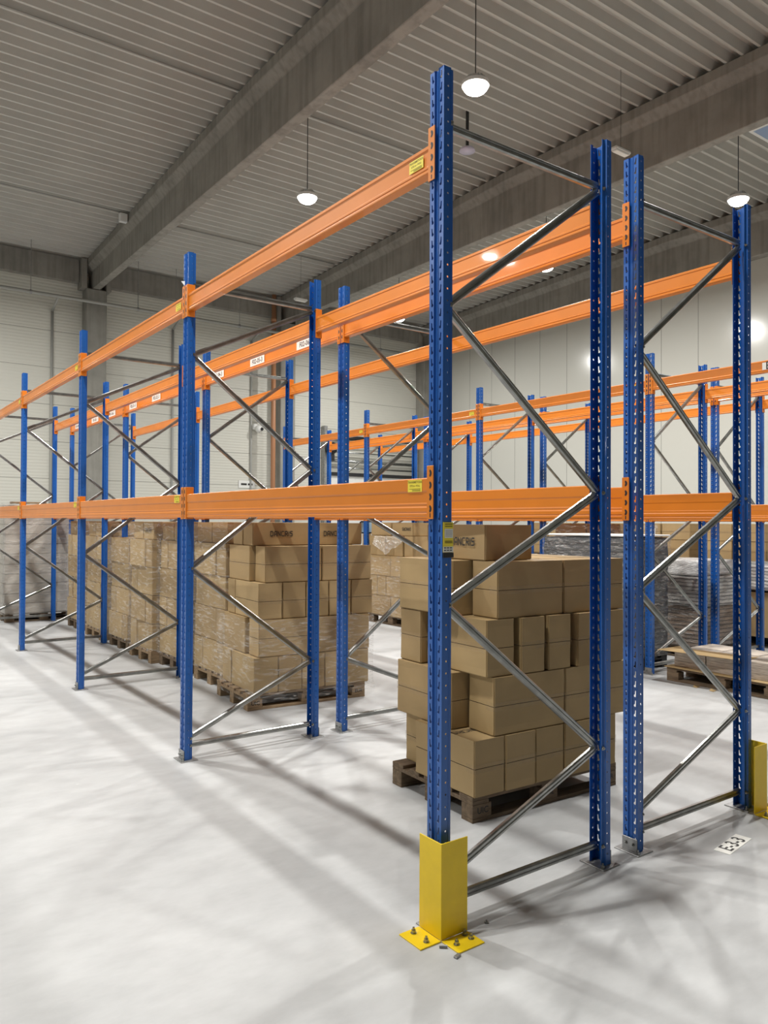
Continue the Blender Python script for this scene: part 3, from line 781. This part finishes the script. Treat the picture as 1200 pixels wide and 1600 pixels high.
sec(.13, .235, 4, .575, .24, 'left one printed with a name', text=('y', .044, .5, 0)); sec(.715, .225, 4, .57, .24, 'right one printed with a name', text=('y', .044, .45, 0))
sec(.13, .49, 4, .57, .24, 'plain one behind the printed left one'); sec(.72, .49, 4, .54, .24, 'plain one behind the printed right one')

# generic stack
def stack(x, y, rz, sn, layers=4, top=2, w=1.2, d=.8, parts=PW, gp=None, seams=True, flip=0, txt=None, showy=True, base=0):
    """row of cartons in alternating bond; w along local x, d along local y"""
    m = SM(x, y, math.radians(rz)); n = 0
    gp = gp or 'boxes on the '+sn
    A, B = .235, .565
    def c(lx, ly, L, dx, dy, pos, **k):
        lb = 'brown cardboard box, %s layer of the %s, %s' % (LAY[L], sn, pos)
        return carton(m, lx+random.uniform(-.012, .012), ly+random.uniform(-.01, .01), base+Z[L], dx, dy, Z[L+1]-Z[L]-.003, lb, gp, jit=.8, **k)
    P5 = ('near corner', 'second along', 'third along', 'fourth along', 'far end')
    for L in range(layers):
        alt = (L+flip) % 2
        if w > d:
            if not alt:
                for q in range(5 if showy else 1): c(.01+.238*q, 0, L, A-.003, B, P5[q], seam='y' if seams and L > 1 else None)
                c(.01, B+.005, L, B, d-B-.01, 'back corner', seam='x' if seams else None)
            else:
                c(.0, 0, L, B, A-.005, 'near end', seam='x' if seams else None); c(B+.01, 0, L, B+.04, A-.005, 'right end')
                c(.0, A, L, A-.003, B, 'back end', seam='x' if seams and L > 1 else None); c(A+.01, A+.004, L, .9, B-.01, 'wide one inside')
        else:
            if not alt:
                for q in range(5): c(0, .01+.238*q, L, B, A-.003, P5[q], seam='x' if seams and L > 1 else None)
                c(B+.006, .01, L, d if False else w-B-.01, B, 'rear corner')
            else:
                c(0, 0, L, A-.005, B, 'near end', seam='x' if seams else None); c(0, B+.01, L, A-.005, B+.04, 'far end', seam='x' if seams else None)
                c(A, 0, L, B, A, 'right side'); c(A+.004, A+.004, L, B-.01, .9, 'wide one inside')
    if top:
        L = layers
        zt = base+Z[layers]
        names = ('near one', 'far one')
        for q in range(top):
            lb = 'flat brown box on top of the %s, %s' % (sn, names[q])
            o = carton(m, .03, .03+q*(.39 if w > d else .58), zt, .57 if w > d else .38, .37 if w > d else .56, .213, lb, gp, jit=1, text=txt if q == 0 else None)
        if w > d and showy: carton(m, .62, .04, zt, .54, .37, .213, 'flat brown box on top of the %s, right one' % sn, gp, jit=1)
    return m

# stretch film
def film(m, x0, y0, z0, x1, y1, z1, label, flare=0, mt=None, amp=.010, off=.010, group='clear stretch film round the stacks'):
    per = []; st = .06
    def run(a, b):
        n = max(2, int((Vector(b)-Vector(a)).length/st)); return [Vector(a).lerp(Vector(b), i/n) for i in range(n)]
    C = [(x0-off, y0-off), (x1+off, y0-off), (x1+off, y1+off), (x0-off, y1+off)]
    for i in range(4): per += run(C[i], C[(i+1) % 4])
    rows = max(3, int((z1-z0)/.05)); V = []; n = len(per); cx, cy = (x0+x1)/2, (y0+y1)/2; sd = random.random()*90
    for r in range(rows+1):
        z = z0+(z1-z0)*r/rows
        for p in per:
            d = Vector((p.x-cx, p.y-cy)).normalized(); k = noise.noise(Vector((p.x*7+sd, p.y*7, z*5)))*.5+.5
            e = amp*k+(flare*(1-r/1.6) if r < 1.6 else 0)
            zz = z+(noise.noise(Vector((p.x*5+sd, p.y*5, 3)))*.05 if r == rows else 0)
            V.append((p.x+d.x*e, p.y+d.y*e, zz))
    Fc = [(r*n+i, r*n+(i+1) % n, (r+1)*n+(i+1) % n, (r+1)*n+i) for r in range(rows) for i in range(n)]
    o = tag(link('stretch_film', mesh('stretch_film', V, Fc, mt or FILM, None, True)), label, 'plastic film', group)
    o.matrix_world = m; return o
film(SM(.965, 3.775, math.radians(-4.4)), .03, -.02, .07, 1.26, .83, .80, 'clear plastic film wrapped round the lower half of the second stack', flare=.02)

pn = []
for x, y, sn, fl, tx in ((1.15, 4.655, 'third stack', 0, None), (1.13, 5.665, 'fourth stack', 1, None), (1.045, 6.50, 'fifth stack', 0, ('x', .044, .5, 0)),
                         (1.08, 7.45, 'sixth stack', 1, None), (1.07, 8.62, 'seventh stack', 0, ('y', .044, .4, 0)), (1.10, 9.75, 'eighth stack', 1, None)):
    low = sn in ('sixth stack',)
    pallet(x, y, 0, 'wooden pallet under the %s from the camera, between the racks' % sn.replace(' stack', ' box stack'), PD if fl else PW)
    m = stack(x, y, random.uniform(-.8, .8), sn, layers=4, top=0 if low else 2, flip=fl, txt=tx, seams=False, showy=(sn in ('third stack', 'fifth stack')))
    film(m, -.02, .0, .147, 1.2, .80, 1.45 if low else 1.66, 'clear plastic film wrapped round the %s between the racks' % sn, flare=.006, amp=.010, off=.006)

# big greyish stack of flat cartons at the far left
pallet(.33, 11.40, 0, 'dark pallet under the big pale stack at the far left', PD)
m = SM(.31, 11.38, 0)
for L in range(11):
    o = tag(link('flat_carton', bevel(MB().box(0, 0, 0, 1.22, .8, .160).mesh('flat_carton', GREIGEW), .008, 2), None, (.31+random.uniform(-.01, .01), 11.38+random.uniform(-.01, .01), .146+L*.163)),
            'flat pale grey carton, number %d from the floor in the big far left stack' % (L+1) if False else 'flat pale grey carton in the big far left stack, %s' % (('lowest', 'second from the bottom', 'third from the bottom', 'fourth from the bottom', 'fifth from the bottom', 'middle one', 'fifth from the top', 'fourth from the top', 'third from the top', 'second from the top', 'topmost')[L]),
            'cardboard box', 'flat cartons of the far left stack')
film(m, -.01, -.01, .13, 1.24, .82, 1.955, 'misty plastic film wrapped round the big far left stack', amp=.012, mt=film_material('misty_stretch_film', .25, .5, (.8, .78, .74)), group='misty film')
tag(link('wooden_plank', bevel(MB().box(0, 0, 0, .55, .12, .035).mesh('wooden_plank', WOOD), .003), None, (.42, 11.5, 1.955)), 'short wooden plank lying on top of the far left stack', 'plank')

# ---- stacks across the aisle
pallet(5.42+.8, 7.09, math.pi/2, 'weathered pallet under the box stack across the aisle, seen between posts', PD)
m = stack(5.40, 7.08, 0, 'stack across the aisle', w=.8, d=1.2, flip=1, seams=False, txt=('x', .044, .3, 1))
film(m, -.02, .0, .15, .82, 1.2, 1.10, 'clear plastic film round the box stack across the aisle', flare=.006, amp=.014)
pallet(5.38+.8, 4.26, math.pi/2, 'pallet under the low box stack behind the nearest stack', PD)
m = stack(5.36, 4.26, 0, 'low stack across the aisle', w=.8, d=1.2, layers=3, top=0, seams=False)
film(m, -.02, .0, .15, .82, 1.2, 1.14, 'clear plastic film round the low box stack across the aisle', amp=.02)

def soft_stack(name, x, y, rz, dx, dy, z0, z1, mt, label, cat, group, step=.05, amp=.012, seed=1):
    """a wrapped pile whose sides ripple where the sheets lie"""
    V = []; per = []; st = .06
    for a, b in (((0, 0), (dx, 0)), ((dx, 0), (dx, dy)), ((dx, dy), (0, dy)), ((0, dy), (0, 0))):
        n = int((Vector(b)-Vector(a)).length/st); per += [Vector(a).lerp(Vector(b), i/n) for i in range(n)]
    rows = int((z1-z0)/step); n = len(per); c = Vector((dx/2, dy/2))
    for r in range(rows+1):
        z = z0+(z1-z0)*r/rows; j = random.Random(seed*100+r).uniform(-1, 1)*amp
        for p in per:
            d = (p-c).normalized(); k = noise.noise(Vector((p.x*4+seed*7, p.y*4, z*9)))*amp+j*.6
            V.append((p.x+d.x*k, p.y+d.y*k, z+noise.noise(Vector((p.x*3, p.y*3, seed)))*.012*(r/rows)))
    Fc = [(r*n+i, r*n+(i+1) % n, (r+1)*n+(i+1) % n, (r+1)*n+i) for r in range(rows) for i in range(n)]
    b = len(V); V.append((dx/2, dy/2, z1+.01)); Fc += [(rows*n+i, rows*n+(i+1) % n, b) for i in range(n)]
    Fc.append(tuple(reversed(range(n))))
    o = tag(link(name, mesh(name, V, Fc, mt, None, True), None, (x, y, 0), (0, 0, rz)), label, cat, group)
    return o
pallet(5.16+.8, 2.93, math.pi/2, 'black pallet under the dark wrapped stack', PB, group='black plastic pallets')
soft_stack('wrapped_sheet_stack', 5.16, 2.92, 0, .8, 1.2, .146, 1.52, CHARW, 'tall dark grey stack wrapped in shiny film behind the near right posts', 'wrapped stack', None, seed=3)
tag(link('cover_sheet', bevel(MB().box(0, 0, 0, .84, 1.24, .02).mesh('cover_sheet', WHITEP), .006), None, (5.14, 2.9, 1.532)), 'white cover sheet on top of the dark wrapped stack', 'sheet')

film(SM(5.16, 2.92, 0), -.01, -.01, .15, .81, 1.19, 1.50, 'clear shiny film over the tall dark stack', amp=.015)
film(SM(6.65, 2.93, 0), -.01, -.01, .15, .82, 1.16, 1.20, 'clear shiny film over the bundles right of the dark stack', amp=.02)
lf = []; lfF = []
for i in range(10):
    for j in range(10):
        yy = .95-.09*i; zz = -.30*j/9*(1-abs(i-4)/7)
        n1 = noise.noise(Vector((i*.9, j*.9, 2.2)))
        lf.append((-.035-.05*abs(n1)-.01*j/3, yy+.05*noise.noise(Vector((i, j*.7, 7))), zz+.03*n1))
for i in range(9):
    for j in range(9): lfF.append((i*10+j, i*10+j+1, i*10+j+11, i*10+j+10))
tag(link('loose_film', mesh('loose_film', lf, lfF, film_material('crumpled_film', .25, .8, (.9, .89, .86), (4, 4, 4))), None, (5.395, 7.10, 1.45)), 'crumpled loose film hanging off the box stack across the aisle', 'plastic film')
t = thing('terminal_stand', 'blue pane in a rounded black frame on a stand, behind the second stack', 'stand', (7.01, 10.67, 0), -.6)
bf = bevel(MB().box(-.15, -.02, 1.44, .15, .02, 1.70).mesh('frame', BLACKP), .03, 3); link('frame', bf, t)
link('pane', MB().box(-.12, -.0235, 1.47, .12, -.0205, 1.67).mesh('pane', mat('blue_glass', (.25, .38, .48), .15)), t)
link('stand_column', bevel(MB().box(-.09, -.05, .02, .09, .05, 1.44).mesh('stand_column', CARTON[0]), .01), t)
link('base', bevel(MB().box(-.2, -.2, 0, .2, .2, .02).mesh('base', BLACKP), .004), t)

# low pallets of printed sheets, right edge
pallet(5.27+.8, 1.27, math.pi/2, 'wooden pallet under the low pile of printed sheets at the right', PD, group='wooden pallets')
def paper_pile(x, y, z, nx, ny, sx, sy, h, gp, pos):
    q = 0
    for i in range(nx):
        for j in range(ny):
            mb = MB(); lay = 3
            for k in range(lay): mb.box(random.uniform(0, .006), random.uniform(0, .006), k*h/lay+.002, sx-.012, sy-.012, (k+1)*h/lay)
            tag(link('paper_bundle', mb.mesh('paper_bundle', PAPER), None, (x+i*sx, y+j*sy, z)), 'flat bundle of printed sheets %s, %s %s' % (pos, ('front', 'rear')[i], ('nearest the camera', 'in the middle', 'farthest away')[j]), 'paper bundle', gp)
tag(link('cardboard_sheet', bevel(MB().box(0, 0, 0, .86, 1.25, .008).mesh('cardboard_sheet', CARTON[1]), .002), None, (5.25, 1.24, .146), (0, 0, .0)), 'bent cardboard sheet on the pallet of printed sheets at the right', 'sheet')
paper_pile(5.33, 1.32, .156, 2, 3, .37, .37, .17, 'paper bundles on the low pallet', 'on the low right pallet')
tag(link('cardboard_sheet', bevel(MB().box(0, 0, 0, .5, .9, .006).mesh('cardboard_sheet', CARTON[1]), .002), None, (5.24, 1.6, .335), (0, .04, .12)), 'loose cardboard sheet lying on the low pile of printed sheets', 'sheet')

# behind: rack row four and beyond
pallet(6.75+.8, 4.22, math.pi/2, 'pallet under the stack in the farthest rack row', PD)
m = stack(6.75, 4.2, 0, 'stack in the farthest row', w=.8, d=1.2, flip=1, seams=False, txt=('x', .052, .35, 1))
film(m, -.02, .0, .15, .82, 1.2, 1.66, 'clear plastic film round the box stack in the farthest rack row', amp=.03)
pallet(6.66+.8, 2.95, math.pi/2, 'pallet under the shiny wrapped bundles right of the dark stack', PD)
soft_stack('wrapped_bundle_stack', 6.66, 2.93, 0, .8, 1.18, .146, .64, BROWNL, 'brown wrapped bundles at the bottom, right of the dark stack', 'wrapped stack', 'wrapped bundles right of the dark stack', seed=5)
soft_stack('wrapped_bundle_stack', 6.64, 2.92, 0, .82, 1.2, .655, 1.02, SILVERL, 'silvery wrapped bundles stacked above the brown ones, right of the dark stack', 'wrapped stack', 'wrapped bundles right of the dark stack', seed=6, step=.035)
soft_stack('wrapped_bundle_stack', 6.68, 2.96, 0, .78, 1.12, 1.035, 1.22, SILVERW, 'topmost thin silvery bundle, right of the dark stack', 'wrapped stack', 'wrapped bundles right of the dark stack', seed=8, step=.03)
pallet(8.2+1.2, 2.55, math.pi/2, 'black pallet under the wide plain carton at the far right', PB, group='black plastic pallets')
pallet(8.2+1.2, 3.77, math.pi/2, 'second black pallet under the wide plain carton, farther back', PB, group='black plastic pallets')
carton(SM(8.2, 2.55, 0), 0, 0, .146, 1.15, 2.35, .60, 'wide plain brown carton on black pallets behind the right posts', None, jit=0, var=1)
soft_stack('wrapped_bundle_stack', 8.3, 2.7, 0, 1.0, 2.0, .77, 1.12, SILVERL, 'wide silvery wrapped bundle lying on the wide plain carton', 'wrapped stack', None, seed=9, step=.035)
# carton rows far behind
rowspec = [(10.6, 4.3, .146, 'left of the right hand posts'), (10.6, 5.6, .146, 'second from right'), (10.6, 6.9, .146, 'third from right')]
FC = ['first', 'second', 'third', 'fourth']
for q, (x, y) in enumerate(((10.6, 4.2), (10.6, 5.6), (10.6, 7.0), (10.6, 8.4))):
    pn_ = '%s far stack from the right' % FC[q]
    pallet(x+.8, y, math.pi/2, 'lower pallet under the %s' % pn_, PD, group='pallets of the far stacks')
    pallet(x+.8, y, math.pi/2, 'upper pallet between the boxes of the %s' % pn_, PD, group='pallets of the far stacks', z=.892)
    for L, (za, zh) in enumerate(((.144, .74), (1.036, .34), (1.38, .30))):
        for k in range(1 if L == 0 else 2):
            wd = 1.18 if L == 0 else .58
            carton(SM(x, y, 0), random.uniform(0, .03), k*.6, za, .78, wd, zh, 'brown box in the %s, %s' % (pn_, ('big bottom one', 'middle layer, %s' % ('right', 'left')[k], 'top layer, %s' % ('right', 'left')[k])[L]), 'boxes far behind', jit=1, seam='x' if L else None)
soft_stack('wrapped_bundle_stack', 9.2, 3.0+.2, 0, .8, 1.0, .0, 1.62, BROWNW, 'tall column of tied brown bundles near the right edge', 'wrapped stack', None, seed=12) if False else None
for q, y in enumerate((2.15, 2.75)):
    soft_stack('tied_bundle_column', 10.2, y+.6, 0, .55, .56, .0, 1.72, BROWNL, 'tall column of tied brown bundles far right, %s one' % ('right', 'left')[q], 'wrapped stack', 'tied bundle columns', seed=20+q, step=.06, amp=.03)
tag(link('shipping_label', MB().box(-.001, 0, 0, 0, .1, .14).mesh('shipping_label', WLABEL), None, (10.595, 6.3, 1.45)), 'small white label on the far brown box beyond the dark stack', 'label')

# ------------------------------------------------------------------ overhead door on the back wall
t = thing('overhead_door', 'white sectional overhead door with dark tracks on the back wall, far right', 'door', (13.5, YW-.02, 0))
link('door_panel', MB().box(-1.85, -.06, 0, 1.85, -.01, 3.25).mesh('door_panel', WHITEP), t)
link('head_seal', MB().box(-1.95, -.14, 3.25, 1.95, -.01, 3.36).mesh('head_seal', BLACKP), t)
for z, r in ((3.52, .03), (3.75, .05), (4.05, .028), (4.33, .028), (4.56, .055)):
    link('track_bar', MB().tube((-1.95, -.16, z), (1.95, -.16, z), r, 10).mesh('track_bar', GALV, True), t)
link('spring', MB().tube((-1.4, -.16, 4.56), (-.2, -.16, 4.56), .075, 12).mesh('spring', BLACKP, True), t)
for s in (-1, 1): link('side_track', MB().box(s*1.95-.06, -.22, 0, s*1.95+.06, -.01, 4.9).mesh('side_track', PLATE), t)
t = thing('door_motor', 'dark round motor unit on the wall left of the overhead door', 'motor', (11.7, YW-.36, 4.15))
link('drum', MB().tube((0, -.05, 0), (0, .14, 0), .2, 20).mesh('drum', BLACKP, True), t)
link('hub', MB().tube((0, -.10, 0), (0, -.051, 0), .08, 16).mesh('hub', GALV, True), t)
link('gearbox', bevel(MB().box(-.12, -.04, -.42, .10, .14, -.19).mesh('gearbox', BLACKP), .015), t)
t = thing('security_camera', 'small white dome camera on the back wall left of the second column', 'camera', (9.0, YW-.02, 4.65))
link('wall_mount', bevel(MB().box(-.09, -.16, -.06, .09, 0, .12).mesh('wall_mount', WHITEP), .02), t)
bm = bmesh.new(); bmesh.ops.create_uvsphere(bm, u_segments=20, v_segments=12, radius=.12); me = bpy.data.meshes.new('dome'); bm.to_mesh(me); bm.free()
me.materials.append(WHITEP); me.polygons.foreach_set('use_smooth', [True]*len(me.polygons)); link('dome', me, t, (.05, -.22, -.04))
link('camera_eye', MB().tube((0, 0, 0), (0, -.03, -.01), .05, 16).mesh('camera_eye', DARK), t, (.10, -.32, -.05))
t = thing('wall_notice', 'small white wall sign with dark bars, left of the second column', 'sign', (8.75, YW-.005, 2.85))
link('panel', MB().box(-.28, -.02, -.12, .28, 0, .12).mesh('panel', WHITEP), t)
link('printed_bar', MB().box(-.2, -.024, -.03, .0, -.0205, .03).box(.04, -.024, -.03, .2, -.0205, .03).mesh('printed_bar', INK), t)

# small scrap of film on the second frame's post and leaves of packing paper on the floor
t = tag(link('film_scrap', mesh('film_scrap', [(0, 0, 0), (-.015, .01, .025), (.01, .005, .03), (.025, -.005, .015), (.015, 0, -.01)], [(0, 1, 2), (0, 2, 3), (0, 3, 4)], WHITEP), None, (-.035, 2.80, 3.37)), 'white scrap of film stuck on the post of the second frame', 'film scrap')
for q, (x, y) in enumerate(((5.16, 2.05), (5.13, 1.85))):
    tag(link('cardboard_scrap', mesh('cardboard_scrap', [(0, 0, .002), (.08, .01, .004), (.06, .06, .02), (.01, .05, .003)], [(0, 1, 2, 3)], CARTON[1]), None, (x, y, 0)), 'small cardboard scrap on the floor before the low pallet, %s one' % ('left', 'right')[q], 'scrap', 'cardboard scraps')
